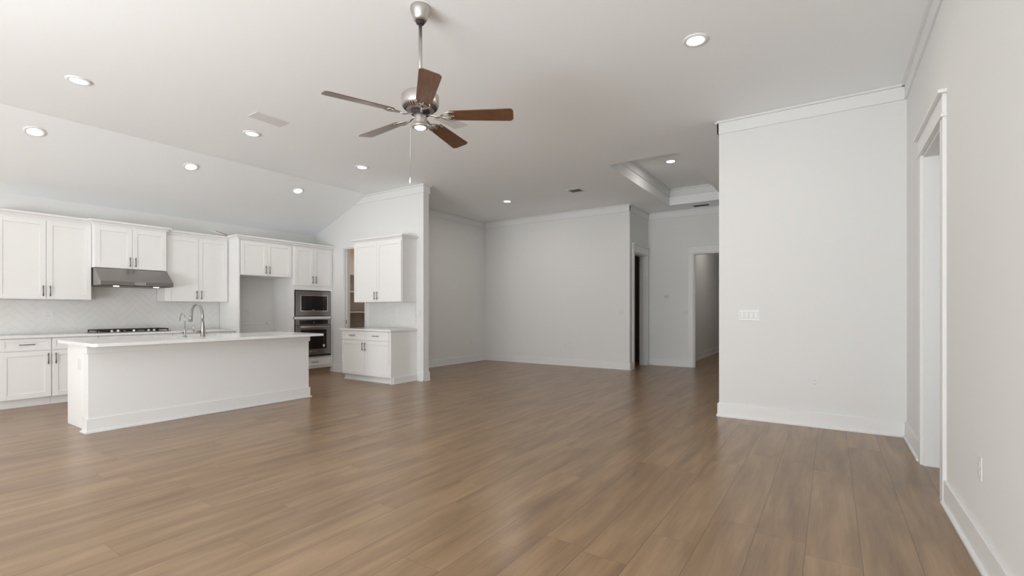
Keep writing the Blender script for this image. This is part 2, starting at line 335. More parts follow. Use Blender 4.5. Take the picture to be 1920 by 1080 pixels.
def casing(name, axis, wall, face, a0, a1, h, depth, label, cw=.10, stop=True, head=True):
    """craftsman casing of an opening a0..a1 on the plane axis=wall facing direction face; jamb lining of given depth"""
    m = MB()
    def bx(t0, t1, b0, b1, z0, z1):
        if axis == 'x': m.box(wall+face*t0, wall+face*t1, b0, b1, z0, z1)
        else: m.box(b0, b1, wall+face*t0, wall+face*t1, z0, z1)
    bx(0, .020, a0-cw, a0-.004, 0, h+.004); bx(0, .020, a1+.004, a1+cw, 0, h+.004)
    if head:
        bx(0, .030, a0-cw-.012, a1+cw+.012, h+.004, h+.024)
        bx(0, .022, a0-cw, a1+cw, h+.024, h+.150)
        bx(0, .046, a0-cw-.025, a1+cw+.025, h+.150, h+.172)
    else: bx(0, .020, a0-cw, a1+cw, h+.004, h+cw)
    bx(-depth, .002, a0-.001, a0+.018, 0, h); bx(-depth, .002, a1-.018, a1+.001, 0, h); bx(-depth, .002, a0+.018, a1-.018, h-.018, h+.001)
    # door stop
    if stop: bx(-depth*.55, -depth*.35, a0+.018, a0+.030, 0, h-.018); bx(-depth*.55, -depth*.35, a1-.030, a1-.018, 0, h-.018)
    return struct(name, m, 'trim', label, bevel=.0015)
casing('door_1', 'x', XR, -1, RY0, RY1, DH, .14, 'white casing of the doorway in the right wall', stop=False)
casing('door_2', 'x', -3.41, 1, DY0, DY1, DH, .15, 'white casing of the dark doorway')
casing('door_3', 'y', YH, -1, HX0, HX1, DH, .13, 'white casing of the corridor doorway')
casing('door_4', 'y', YE, -1, PX0, PX1, PH, .13, 'white casing of the pantry doorway', cw=.040, head=False)
# latch of the pantry pocket door
tag(MB().box(PX0+.018, PX0+.022, YE+.035, YE+.065, .955, 1.03).build('door_latch', 'dark'), 'small dark latch plate on the pantry door jamb', 'latch')
# dark open door leaf in the unlit doorway
dl = empty('open_door', (-3.60, DY0+.03, 0), 0, 'dark panelled door standing open inside the unlit doorway beside the hall', 'door')
m = MB().box(-.78, 0, 0, .04, .01, 2.40)
m.build('door_panel', 'door', dl, bevel=.002)

# ------------------------------------------------------------------ cabinets
# local frame: x along the width, front faces -y, back at y=0, z up from the cabinet's bottom
def bar_handle(parent, x, y, z, L=.14, vertical=True):
    m = MB(); r = .0058; o = .030
    if vertical:
        m.tube([(x, y-o, z-L/2), (x, y-o, z+L/2)], r, 10); 
        for s in (-1, 1): m.tube([(x, y-.0005, z+s*L*.36), (x, y-o, z+s*L*.36)], r*.85, 8)
    else:
        m.tube([(x-L/2, y-o, z), (x+L/2, y-o, z)], r, 10)
        for s in (-1, 1): m.tube([(x+s*L*.36, y-.0005, z), (x+s*L*.36, y-o, z)], r*.85, 8)
    return m.build('handle', 'handle', parent)
def shaker(name, parent, x0, x1, yf, z0, z1, st=.060, t=.019, rec=.009):
    m = MB(); yb = yf; y1 = yf-t
    m.box(x0, x0+st, y1, yb, z0, z1).box(x1-st, x1, y1, yb, z0, z1).box(x0+st, x1-st, y1, yb, z0, z0+st).box(x0+st, x1-st, y1, yb, z1-st, z1)
    m.box(x0+st, x1-st, y1+rec, yb, z0+st, z1-st)
    return m.build(name, 'cab', parent, bevel=.0016)
def crown(parent, w, d, z, left=True, right=True, h=.055, out=.050, back=0):
    """simple angled crown, mitred round the exposed sides; z = its bottom"""
    prof = [(0, 0), (.016, 0), (.018, .012), (.026, .022), (out-.012, h-.026), (out-.004, h-.022), (out, h-.020), (out, h), (0, h)]
    m = MB()
    a = out if left else 0; b_ = out if right else 0
    n = len(prof)
    ring = []
    def corner(px, py, sx, sy): return [(px+sx*o, py+sy*o, z+hh) for o, hh in prof]
    pts = []
    if left: pts.append(corner(0, back, -1, 0))
    pts.append(corner(0, -d, -1 if left else 0, -1)); pts.append(corner(w, -d, 1 if right else 0, -1))
    if right: pts.append(corner(w, back, 1, 0))
    vs = [q for p in pts for q in p]; fs = []
    for i in range(len(pts)-1):
        for k in range(n): fs.append((i*n+k, i*n+(k+1) % n, (i+1)*n+(k+1) % n, (i+1)*n+k))
    fs.append(tuple(range(n))); fs.append(tuple((len(pts)-1)*n+k for k in range(n)))
    m.add(vs, fs)
    return m.build('crown_moulding', 'cab', parent)
KR = PI/2     # kitchen run faces +X
GAP = .0015
def upper(name, label, loc, rz, w, d, h, doors=2, crn=(True, True), zb=0, group=None, hz=.11, frame=.0, back=0):
    r = empty(name, loc, rz, label, 'cabinet', group)
    m = MB().box(0, w, -d+.02, 0, 0, h)
    m.build('cabinet_box', 'cab', r, bevel=.0015)
    dw = (w-2*frame)/doors
    for i in range(doors):
        x0 = frame+i*dw+.002; x1 = frame+(i+1)*dw-.002
        dd = shaker('cabinet_door', r, x0, x1, -d+.0195, .006, h-.035)
        hx = x1-.032 if i % 2 == 0 else x0+.032
        bar_handle(dd, hx, -d+.0005, hz)
    if crn: crown(r, w, d-.019, h-.004, *crn, back=back)
    return r
# wall cabinets on the kitchen wall (front faces +X); local x -> world Y
UB, UT = 1.362, 2.432
uL = upper('upper_cabinet', 'tall white double-door wall cabinet left of the range hood', (XL+.002, 1.388, UB), KR, .925, .325, UT-UB, crn=(True, False))
uM = upper('upper_cabinet', 'short white double-door wall cabinet directly above the range hood', (XL+.002, 2.316, 1.817), KR, .885, .405, UT+.002-1.817, crn=(True, True), frame=.012, hz=.10, back=-.362)
uR = upper('upper_cabinet', 'tall white double-door wall cabinet between the range hood and the refrigerator opening', (XL+.002, 3.206, UB-.006), KR, .935, .325, UT-.004-UB, crn=(False, False), frame=.018)

def base_cab(name, label, loc, rz, w, d, h, fronts, toe=.105, toe_in=.06, toe_mat='cab', group=None, zt_=0):
    """fronts: list of (kind, x0, x1, z0, z1, handle) ; handle 'l','r','c' or None"""
    r = empty(name, loc, rz, label, 'cabinet', group)
    MB().box(0, w, -d+.02, 0, toe, h).build('cabinet_box', 'cab', r, bevel=.0015)
    MB().box(0.0, w, -d+.02+toe_in, -.02, .001, toe-.001).build('toe_kick', toe_mat, r)
    for kind, x0, x1, z0, z1, hd in fronts:
        st = .06 if kind == 'door' else .040
        dd = shaker('cabinet_door' if kind == 'door' else 'drawer', r, x0, x1, -d+.0195, z0, z1, st)
        if hd == 'c': bar_handle(dd, (x0+x1)/2, -d+.0005, (z0+z1)/2, .145, False)
        elif hd: bar_handle(dd, x1-.032 if hd == 'r' else x0+.032, -d+.0005, z1-.10, .14)
    return r
BD = .545; BH = .866
Z = (.112, .700, .712, .860)
def fr(w, n, dn, hd): pass
base_cab('base_cabinet', 'leftmost white base cabinet with one drawer over a single door', (XL+.002, 1.388, 0), KR, .466, BD, BH,
         [('drawer', .003, .463, Z[2], Z[3], 'c'), ('door', .003, .463, Z[0], Z[1], 'r')])
base_cab('base_cabinet', 'white base cabinet with drawer partly hidden behind the left end of the island', (XL+.002, 1.856, 0), KR, .472, BD, BH,
         [('drawer', .003, .469, Z[2], Z[3], 'c'), ('door', .003, .469, Z[0], Z[1], 'l')])
base_cab('base_cabinet', 'wide white base cabinet under the gas cooktop', (XL+.002, 2.330, 0), KR, .886, BD, BH,
         [('drawer', .003, .883, Z[2], Z[3], None), ('door', .003, .441, Z[0], Z[1], 'r'), ('door', .445, .883, Z[0], Z[1], 'l')])
base_cab('base_cabinet', 'white base cabinet behind the faucet, right of the cooktop', (XL+.002, 3.218, 0), KR, .480, BD, BH,
         [('drawer', .003, .477, Z[2], Z[3], 'c'), ('door', .003, .477, Z[0], Z[1], 'r')])
base_cab('base_cabinet', 'white base cabinet ending at the refrigerator side panel', (XL+.002, 3.700, 0), KR, .440, BD, BH,
         [('drawer', .003, .437, Z[2], Z[3], 'c'), ('door', .003, .437, Z[0], Z[1], 'l')])
# perimeter countertop
CT0, CT1 = .868, .898
tag(MB().box(XL+.002, XL+BD+.028, 1.386, 4.142, CT0, CT1).build('countertop', 'quartz', bevel=.002), 'white quartz countertop along the kitchen back wall under the cooktop', 'countertop')

# refrigerator surround: tall side panel + bridge cabinet
TF = .645
rf = empty('fridge_surround', (XL+.002, 4.146, 0), KR, 'white side panel and double-door cabinet framing the empty refrigerator opening', 'cabinet')
MB().box(0, .022, -TF, 0, 0.001, 2.434).build('side_panel', 'cab', rf, bevel=.0015)
MB().box(.0225, .964, -TF+.02, 0, 1.818, 2.434).build('cabinet_box', 'cab', rf, bevel=.0015)
for i, (x0, x1) in enumerate(((.038, .492), (.496, .950))):
    dd = shaker('cabinet_door', rf, x0, x1, -TF+.0195, 1.824, 2.399); bar_handle(dd, x1-.032 if i == 0 else x0+.032, -TF+.0005, 1.925)
crown(rf, .965, TF, 2.430, True, False, back=-.362)
# oven tower
OT = empty('oven_tower', (XL+.002, 5.112, 0), KR, 'tall white cabinet housing the microwave and wall oven', 'cabinet')
OW = .874
mm = MB()
F0, F1 = -TF+.02, 0
mm.box(0, .030, F0, F1, .10, 2.434).box(OW-.020, OW, F0, F1, .10, 2.434)
for z0, z1 in ((.10, .150), (.300, .325), (1.050, 1.100), (1.600, 2.434)): mm.box(.030, OW-.020, F0, F1, z0, z1)
mm.box(.030, OW-.020, -.02, 0, .15, 1.6)
mm.box(.030, .052, F0, F0+.02, .325, 1.6).box(OW-.042, OW-.02, F0, F0+.02, .325, 1.6)
mm.build('cabinet_box', 'cab', OT, bevel=.0015)
MB().box(.0, OW, F0+.065, -.02, .001, .099).build('toe_kick', 'tanwood', OT)
for i, (x0, x1) in enumerate(((.044, .440), (.444, .840))):
    dd = shaker('cabinet_door', OT, x0, x1, F0-.0005, 1.690, 2.399)
    bar_handle(dd, x1-.032 if i == 0 else x0+.032, F0-.0195, 1.80)
dd = shaker('drawer', OT, .044, .840, F0-.0005, .150, .296, .04); bar_handle(dd, .45, F0-.0195, .222, .145, False)
crown(OT, OW, TF, 2.430, False, False)
# microwave in the tower (front proud of the frame)
def place(name, loc, label, cat): return empty(name, loc, KR, label, cat)
XF = XL+.002+TF-.02      # world X of the tower's front frame
mw = place('microwave', (XF, 5.176, 1.112), 'built-in stainless microwave with black glass door above the wall oven', 'microwave')
W_, H_ = .756, .470
MB().box(.03, W_-.03, .002, .40, .01, H_-.01).build('housing', 'dark', mw)
f = MB(); t0, t1 = -.022, -.001
f.box(0, W_, t0, t1, 0, .085).box(0, W_, t0, t1, H_-.075, H_).box(0, .095, t0, t1, .085, H_-.075).box(W_-.075, W_, t0, t1, .085, H_-.075)
f.build('trim_frame', 'steel', mw, bevel=.002)
f = MB(); x0, x1, z0, z1 = .097, W_-.077, .087, H_-.077
f.box(x0, x1, -.028, -.001, z0, z0+.012).box(x0, x1, -.028, -.001, z1-.012, z1).box(x0, x0+.012, -.028, -.001, z0+.012, z1-.012).box(x1-.012, x1, -.028, -.001, z0+.012, z1-.012)
f.build('door_bezel', 'chrome', mw, bevel=.0015)
MB().box(x0+.013, x1-.075, -.024, -.002, z0+.013, z1-.013).build('glass_door', 'black', mw)
cp = MB().box(x1-.073, x1-.013, -.024, -.002, z0+.013, z1-.013).build('control_panel', 'black', mw)
bb = MB()
bb.box(x1-.050, x1-.036, -.0255, -.0245, z1-.06, z1-.045)
bb.build('keypad', 'plast_gap', cp)
MB().box((x0+x1)/2-.05, (x0+x1)/2+.005, -.0255, -.0245, z0+.022, z0+.030).build('badge', 'plast_gap', mw)
# wall oven
ov = place('wall_oven', (XF, 5.176, .326), 'stainless wall oven with bar handle and round white sticker on its glass', 'oven')
W_, H_ = .756, .722
MB().box(.03, W_-.03, .002, .50, .01, H_-.01).build('housing', 'dark', ov)
cp = MB().box(0, W_, -.024, -.001, H_-.108, H_).build('control_panel', 'steel', ov, bevel=.002)
MB().box(.075, W_-.075, -.0265, -.0245, H_-.095, H_-.018).build('display_glass', 'black', cp)
MB().box(W_/2-.012, W_/2+.006, -.028, -.027, H_-.066, H_-.054).build('display_mark', 'plast_gap', cp)
dr = MB().box(0, W_, -.030, -.001, .042, H_-.116)
# window frame of the door
dr = MB(); za, zb_ = .042, H_-.116; g0, g1 = za+.105, zb_-.085
dr.box(0, W_, -.032, -.001, za, g0).box(0, W_, -.032, -.001, g1, zb_).box(0, .10, -.032, -.001, g0, g1).box(W_-.10, W_, -.032, -.001, g0, g1)
dr = dr.build('oven_door', 'steel', ov, bevel=.003)
MB().box(.101, W_-.101, -.029, -.002, g0+.001, g1-.001).build('glass', 'black', dr)
hb = MB().tube([(.06, -.075, zb_-.030), (W_-.06, -.075, zb_-.030)], .012, 14)
for x in (.085, W_-.085): hb.tube([(x, -.032, zb_-.030), (x, -.075, zb_-.030)], .008, 10)
hb.build('handle', 'nickel', dr)
st = MB().lathe([(.0001, 0), (.026, 0), (.026, .0012), (.0001, .0012)], seg=28).build('round_sticker', 'plastic', dr)
st.rotation_euler = (PI/2, 0, 0); st.location = (W_-.165, -.0295, g0+.055)
s2 = MB().lathe([(.0001, 0), (.008, 0), (.008, .0004), (.0001, .0004)], seg=16).build('sticker_print', 'plast_gap', st); s2.location = (0, 0, .0013)
bd = MB()
for k, ww in enumerate((.016, .010, .008, .010, .010, .012, .010, .008)): bd.box(W_/2-.085+k*.020, W_/2-.085+k*.020+ww, -.0345, -.0325, za+.050, za+.072)
bd.build('badge', 'chrome', dr)
MB().box(.004, W_-.004, -.028, -.001, .002, .038).build('vent_strip', 'dark', ov, bevel=.004)

# alcove: water line rail and outlet
rl = tag(MB().box(XL+.001, XL+.014, 4.172, 5.108, .955, .995).build('wall_rail', 'trim', bevel=.002), 'thin white rail across the back of the refrigerator opening', 'rail')
for yy in (4.42, 4.98): MB().tube([(XL+.0141, yy, .975), (XL+.020, yy, .975)], .008, 10).build('screw', 'handle', rl)

# ------------------------------------------------------------------ herringbone backsplash
def clip(poly, x0, x1, y0, y1):
    def cl(P, f, g):
        out = []
        for i in range(len(P)):
            a, b2 = P[i], P[(i+1) % len(P)]; fa, fb = f(a), f(b2)
            if fa >= 0: out.append(a)
            if (fa >= 0) != (fb >= 0):
                t = fa/(fa-fb); out.append((a[0]+(b2[0]-a[0])*t, a[1]+(b2[1]-a[1])*t))
        return out
    for f in (lambda p: p[0]-x0, lambda p: x1-p[0], lambda p: p[1]-y0, lambda p: y1-p[1]):
        if len(poly) < 3: return []
        poly = cl(poly, f, None)
    return poly
def herring(rects, W=.078, n=4, g=.0028):
    polys = []; c45 = math.cos(PI/4)
    X0 = min(r[0] for r in rects); X1 = max(r[1] for r in rects); Y0 = min(r[2] for r in rects); Y1 = max(r[3] for r in rects)
    R = int((X1-X0+Y1-Y0)/W)+6
    for i in range(-R, R):
        for j in range(-R, R):
            k = (i-j) % (2*n)
            if k == 0: q = (i*W+g/2, (i+n)*W-g/2, j*W+g/2, (j+1)*W-g/2)
            elif k == 2*n-1: q = (i*W+g/2, (i+1)*W-g/2, j*W+g/2, (j+n)*W-g/2)
            else: continue
            P = [((a-b_)*c45+X0, (a+b_)*c45+Y0) for a, b_ in ((q[0], q[2]), (q[1], q[2]), (q[1], q[3]), (q[0], q[3]))]
            if max(p[0] for p in P) < X0 or min(p[0] for p in P) > X1 or max(p[1] for p in P) < Y0 or min(p[1] for p in P) > Y1: continue
            for r in rects:
                c_ = clip(P, *r)
                if len(c_) >= 3: polys.append(c_)
    return polys
def splash(name, rects, loc, rz, label):
    r = empty(name, loc, rz, label, 'backsplash')
    g = MB()
    for q in rects: g.box(q[0], q[1], -.006, 0, q[2], q[3])
    g.build('grout', 'grout', r)
    t = MB()
    for p in herring(rects): t.prism(p, -.0075, -.0061, 'y')
    t.build('herringbone_tiles', 'tile', r)
    return r
splash('tile_backsplash', [(0, 2.752, .0, .455), (.930, 1.812, .455, .912)], (XL+.001, 1.388, CT1+.001), KR, 'white herringbone tile backsplash behind the gas cooktop')

# ------------------------------------------------------------------ hood
hd = empty('range_hood', (XL+.010, 2.322, 1.563), KR, 'stainless under-cabinet range hood with two lit lamps above the cooktop', 'range hood')
HW = .874
h = MB(); FD = .630
prof = [(-FD, .004), (-FD, .062), (-FD+.012, .070), (-.395, .250), (0, .250), (0, .0)]
h.prism([(y, z) for y, z in prof], 0, HW, 'x')
h.build('hood_shell', 'steel', hd, bevel=.003)
MB().box(.02, HW-.02, -FD+.02, -.02, -.004, -.0005).build('filter_panel', 'handle', hd)
for x in (.20, .68):
    l_ = MB().lathe([(.001, -.010), (.030, -.010), (.034, -.0045), (.001, -.0045)], (x, -FD+.085, 0), 20).build('hood_lamp', 'warm', hd)
bz = MB(); xb = .395
for (a, b_, c_, d_) in ((0, .125, 0, .007), (0, .125, .026, .033), (0, .007, .007, .026), (.118, .125, .007, .026)): bz.box(xb+a, xb+b_, -FD-.003, -FD-.0005, .018+c_, .018+d_)
bz.box(xb+.02, xb+.105, -FD-.002, -FD-.0005, .018+.015, .018+.018)
bz.build('badge', 'chrome', hd)

# ------------------------------------------------------------------ cooktop
ck = empty('gas_cooktop', (XL+.03, 2.330, CT1+.001), KR, 'stainless gas cooktop with black cast iron grates and five silver knobs', 'cooktop')
CW, CD = .880, .48
MB().box(0, CW, -CD, -.03, 0, .010).build('cooktop_tray', 'steel', ck, bevel=.003)
bu = [(.16, -.15), (.16, -.34), (.44, -.24), (.72, -.15), (.72, -.34)]
for i, (x, y) in enumerate(bu):
    MB().lathe([(.001, .010), (.048, .010), (.048, .020), (.034, .024), (.034, .030), (.001, .031)], (x, y, .0005), 24).build('burner', 'iron', ck)
for gx in (.015, .305, .595):
    g = MB(); gw = .27; z0, z1 = .030, .045
    for y in (-.415, -.24, -.06): g.box(gx, gx+gw, y-.006, y+.006, z0, z1)
    for k in range(5):
        x = gx+gw*k/4; g.box(x-.006, x+.006, -.421, -.054, z0, z1)
    for x in (gx, gx+gw):
        for y in (-.41, -.06): g.box(x-.008, x+.008, y-.008, y+.008, .0105, z1)
    g.build('grate', 'iron', ck, bevel=.002)
for x in (.165, .235, .42, .60, .67):
    MB().lathe([(.001, 0), (.020, 0), (.020, .006), (.016, .010), (.015, .028), (.001, .030)], (x, -.452, .0105), 20).build('knob', 'chrome', ck)

# ------------------------------------------------------------------ island
IX, IXB = -6.10, -6.87; IY0, IY1 = 1.615, 4.015
isl = empty('kitchen_island', ((IX+IXB)/2, (IY0+IY1)/2, 0), 0, 'long white kitchen island with panelled front and baseboard', 'island')
def rel(m): 
    ox, oy = (IX+IXB)/2, (IY0+IY1)/2
    m.v = [(x-ox, y-oy, z) for x, y, z in m.v]; return m
rel(MB().box(IX-.13, IX, IY0, IY1, 0.001, .866)).build('front_panel', 'trim', isl, bevel=.0015)
rel(MB().box(IX, IX+.015, IY0-.013, IY1+.013, .786, .866).box(IX-.13, IX, IY0-.013, IY0, .786, .866).box(IX-.13, IX, IY1, IY1+.013, .786, .866)).build('frieze_board', 'trim', isl, bevel=.0015)
bs = MB()
for t, z in ((.015, .140), (.030, .018)):
    bs.box(IX, IX+t, IY0-t, IY1+t, .001, z).box(IX-.13, IX, IY0-t, IY0, .001, z).box(IX-.13, IX, IY1, IY1+t, .001, z)
rel(bs).build('baseboard', 'trim', isl, bevel=.0015)
rel(MB().box(IXB+.02, IX-.13, IY0+.030, IY1-.030, .001, .866)).build('cabinet_box', 'cab', isl, bevel=.0015)
for k in range(4):
    wd = (IY1-IY0-.064)/4; y0 = IY0+.032+k*wd
    m = rel(MB().box(IXB, IXB+.0195, y0+.002, y0+wd-.002, .12, .86)); m.build('cabinet_door', 'cab', isl, bevel=.0015)
op = rel(MB().box(IX-.40, IX-.33, IY0+.024, IY0+.0295, .60, .715)); op.build('outlet_plate', 'plastic', isl, bevel=.0015)
# island top with a cut-out for the sink
SX0, SX1, SY0, SY1 = -6.83, -6.47, 2.42, 3.12
TX_0, TX_1, TY_0, TY_1 = -6.93, -5.80, 1.575, 4.060
def rc(cx, cy, r, a0, a1, n=6): return [(cx+r*math.cos(a0+(a1-a0)*i/n), cy+r*math.sin(a0+(a1-a0)*i/n)) for i in range(n+1)]
R_ = .035; t = MB()
t.prism([*rc(TX_0+R_, TY_0+R_, R_, PI, 1.5*PI), *rc(TX_1-R_, TY_0+R_, R_, 1.5*PI, 2*PI), (TX_1, SY0), (TX_0, SY0)], CT0, CT1)
t.prism([(TX_0, SY1), (TX_1, SY1), *rc(TX_1-R_, TY_1-R_, R_, 0, PI/2), *rc(TX_0+R_, TY_1-R_, R_, PI/2, PI)], CT0, CT1)
t.box(TX_0, SX0, SY0, SY1, CT0, CT1).box(SX1, TX_1, SY0, SY1, CT0, CT1)
to = t.build('island_countertop', 'quartz')
tag(to, 'white quartz island countertop overhanging the front panel, with rounded corners', 'countertop')
sk = empty('kitchen_sink', ((SX0+SX1)/2, (SY0+SY1)/2, CT0), 0, 'undermount sink set into the island countertop', 'sink')
a, b_ = (SX1-SX0)/2-.001, (SY1-SY0)/2-.001; s = MB()
s.box(-a, a, -b_, b_, -.0012, .0).v.clear(); s = MB()
s.box(-a, -a+.004, -b_, b_, 0, .026).box(a-.004, a, -b_, b_, 0, .026).box(-a+.004, a-.004, -b_, -b_+.004, 0, .026).box(-a+.004, a-.004, b_-.004, b_, 0, .026).box(-a+.004, a-.004, -b_+.004, b_-.004, 0, .003)
s.build('basin', 'plastic', sk)
# faucet
fa = empty('kitchen_faucet', (-6.385, 2.775, CT1), 0, 'tall brushed nickel gooseneck faucet on the island', 'faucet')
MB().lathe([(.001, 0), (.030, 0), (.030, .005), (.026, .010), (.0255, .075), (.022, .12), (.016, .17), (.0135, .20), (.001, .20)], (0, 0, .0005), 28).build('faucet_body', 'faucet', fa)
pts = [(0, 0, .195), (0, 0, .235)]; Rg = .148
for k in range(0, 15):
    a_ = PI*k/14*1.02; pts.append((-Rg+Rg*math.cos(a_), 0, .250+Rg*.98*math.sin(a_)))
pts.append((-2*Rg-.004, 0, .238))
MB().tube(pts, .0145, 14).build('spout', 'faucet', fa)
MB().tube([(-2*Rg-.004, 0, .250), (-2*Rg-.012, 0, .225), (-2*Rg-.026, 0, .188), (-2*Rg-.029, 0, .180)], [.0155, .019, .024, .022], 16).build('spray_head', 'faucet', fa)
vb = MB().tube([(0, -.020, .055), (0, -.05, .056), (0, -.085, .060), (0, -.095, .061)], [.016, .020, .017, .010], 14).build('valve_body', 'faucet', fa)
MB().tube([(0, -.088, .066), (.0, -.112, .085), (.0, -.100, .115), (0, -.112, .145)], [.007, .006, .005, .004], 8).build('lever', 'faucet', vb)
wd = empty('filtered_water_tap', (-6.46, 2.612, CT1), 0, 'slim filtered water tap beside the tall faucet on the island', 'faucet')
MB().lathe([(.001, 0), (.024, 0), (.024, .004), (.011, .010), (.010, .03), (.013, .05), (.009, .085), (.006, .11), (.001, .11)], (0, 0, .0005), 20).build('tap_body', 'faucet', wd)
pts = [(0, 0, .105), (0, 0, .21)]
for k in range(0, 11):
    a_ = PI*k/10*.93; pts.append((-.062+.062*math.cos(a_), 0, .220+.058*math.sin(a_)))
pts.append((-.138, 0, .190))
MB().tube(pts, .0052, 10).build('spout', 'faucet', wd)
MB().tube([(0, -.006, .05), (0, -.030, .054), (0, -.055, .050)], [.008, .006, .004], 8).build('lever', 'faucet', wd)

# ------------------------------------------------------------------ beverage station on the pantry wall (front faces -Y)
HX, HWd = -7.205, 1.232; HDp = .60
hb = base_cab('buffet_base_cabinet', 'white base cabinet with two drawers and two doors beside the pantry', (HX, YE-.003, 0), 0, HWd-.020, HDp, BH,
              [('drawer', .008, .604, Z[2], Z[3], 'c'), ('drawer', .608, 1.200, Z[2], Z[3], 'c'), ('door', .008, .604, Z[0], Z[1], 'r'), ('door', .608, 1.200, Z[0], Z[1], 'l')], toe_in=.075)
MB().box(HWd-.019, HWd, -HDp+.02, 0, .001, BH).build('end_panel', 'cab', hb, bevel=.0015)
MB().box(-.0, HWd+.014, -HDp+.070, -HDp+.0945, .001, .104).box(HWd+.0005, HWd+.014, -HDp+.0945, -.0, .001, .104).box(-.02, HWd+.026, -HDp+.056, -HDp+.0695, .001, .016).box(HWd+.0145, HWd+.026, -HDp+.0695, 0, .001, .016).build('base_moulding', 'trim', hb, bevel=.0015)
tag(MB().box(HX-.035, HX+HWd+.030, YE-.003-HDp-.022, YE-.003, CT0, CT1).build('buffet_countertop', 'quartz', bevel=.002), 'small white quartz countertop over the buffet cabinet beside the pantry', 'countertop')
splash('wall_tile_backsplash', [(0, 1.222, 0, .459)], (HX+.0, YE-.001, CT1+.001), 0, 'small white tiled backsplash between the buffet countertop and its wall cabinet')
hu = upper('buffet_wall_cabinet', 'white double-door wall cabinet hanging beside the pantry doorway', (HX+.010, YE-.003, UB-.001), 0, 1.222, .352, UT-UB+.006, crn=(True, True), frame=.006)
tag(MB().tube([(HX+.30, YE-.20, UT+.056), (HX+.30, YE-.20, UT+.075)], .012, 8).tube([(HX+.27, YE-.20, UT+.082), (HX+.35, YE-.20, UT+.080)], .009, 8).build('wall_anchor', 'plast_gap'), 'tiny grey fitting left on top of the buffet wall cabinet', 'fitting')

# stick left on top of the cabinets
sk2 = empty('wood_offcut', (-8.62, 3.83, 2.560), 0, 'white-painted wood offcut leaning on top of the cabinets by the refrigerator panel', 'offcut')
d_ = Vector((0.02, .30, -.075)); a0 = Vector((0, 0, 0))
MB().tube([a0, a0+d_], .019, 4, flat=.6).build('painted_face', 'trim', sk2)
MB().tube([a0+d_*.40+Vector((0, 0, .020)), a0+d_+Vector((0, 0, .020))], .010, 4, flat=.5).build('raw_wood_edge', 'rawwood', sk2)

# pantry shelves
for i, z in enumerate((.80, 1.19, 1.63, 2.00)):
    t = MB().box(XL+.012, XL+.36, Y2+.02, 8.19, z-.022, z)
    if i == 0: continue
    tag(t.build('pantry_shelf', 'trim' if z < 1.9 else 'pantry', bevel=.001), ['', 'lowest visible shelf inside the pantry', 'middle shelf inside the pantry', 'top shelf inside the pantry'][i], 'shelf', 'pantry shelves')

area_light('side_room_window', (1.6, 3.17, 1.5), (PI/2, 0, 0), 1.2, 1.8, 5, (0.97, 0.99, 1.0))  # added light that brightens the door jamb; no window is built here
area_light('corridor_lamp', (-1.9, 12.6, CZ-.02), (0, 0, 0), .4, .4, 9, (1.0, 0.92, 0.85))  # added fill to lift the corridor, no fixture
area_light('dark_room_lamp', (-5.0, 10.4, CZ-.02), (0, 0, 0), .3, .3, 1.5, (1.0, 0.85, 0.7))  # weak warm area light without a fixture
area_light('pantry_lamp', (-8.0, 7.2, 2.68), (0, 0, 0), .3, .3, 14, (1.0, 0.85, 0.70))  # added warm fill to brighten the pantry interior, no fixture
# ------------------------------------------------------------------ ceiling fan
FX, FY = -2.442, 2.486
fan = empty('ceiling_fan', (FX, FY, 2.53), 0, 'brushed nickel ceiling fan with five dark wood blades on a long downrod', 'ceiling fan')
zz = lambda z: z-2.53
MB().lathe([(.001, 0), (.070, 0), (.072, -.012), (.068, -.035), (.052, -.075), (.042, -.098), (.034, -.100), (.001, -.100)], (0, 0, zz(CZ)-.0005), 36).build('canopy', 'nickel', fan)
MB().lathe([(.001, -.1005), (.032, -.1005), (.026, -.118), (.001, -.119)], (0, 0, zz(CZ)), 24).build('hanger_ball', 'dark', fan)
MB().tube([(0, 0, zz(CZ)-.11), (0, 0, zz(2.775))], .0135, 16).build('downrod', 'nickel', fan)
mo = MB().lathe([(.001, .790-.53+.0), (.020, .79-.53), (.032, .255), (.036, .240), (.080, .232), (.124, .222), (.132, .212), (.132, .150), (.128, .140), (.095, .112), (.075, .106), (.001, .106)], (0, 0, 0), 48).build('motor_housing', 'nickel', fan)
v = MB()
for k in range(36):
    a_ = 2*PI*k/36; ca, sa = math.cos(a_), math.sin(a_)
    r0, z0, r1, z1 = .121, .1335, .099, .1130
    q = []
    for r_, z_, s_ in ((r0, z0, -1), (r0, z0, 1), (r1, z1, 1), (r1, z1, -1)):
        for dz in (-.0015, .002): q.append((r_*ca-s_*.0038*sa, r_*sa+s_*.0038*ca, z_+dz))
    v.add(q, [(0, 2, 4, 6), (1, 7, 5, 3), (0, 1, 3, 2), (2, 3, 5, 4), (4, 5, 7, 6), (6, 7, 1, 0)])
v.build('cooling_slots', 'dark', mo)
MB().lathe([(.001, .1055), (.066, .1055), (.064, .084), (.001, .084)], (0, 0, 0), 32).build('flywheel', 'dark', fan)
sw = MB().lathe([(.001, .0835), (.044, .0835), (.047, .078), (.047, .020), (.050, .004), (.058, -.006), (.058, -.016), (.001, -.016)], (0, 0, .008), 36).build('switch_housing', 'nickel', fan)
MB().lathe([(.040, -.0085), (.038, -.012), (.026, -.019), (.001, -.022)], (0, 0, .0), 32).build('light_lens', 'lens', fan)
blade_z = .072
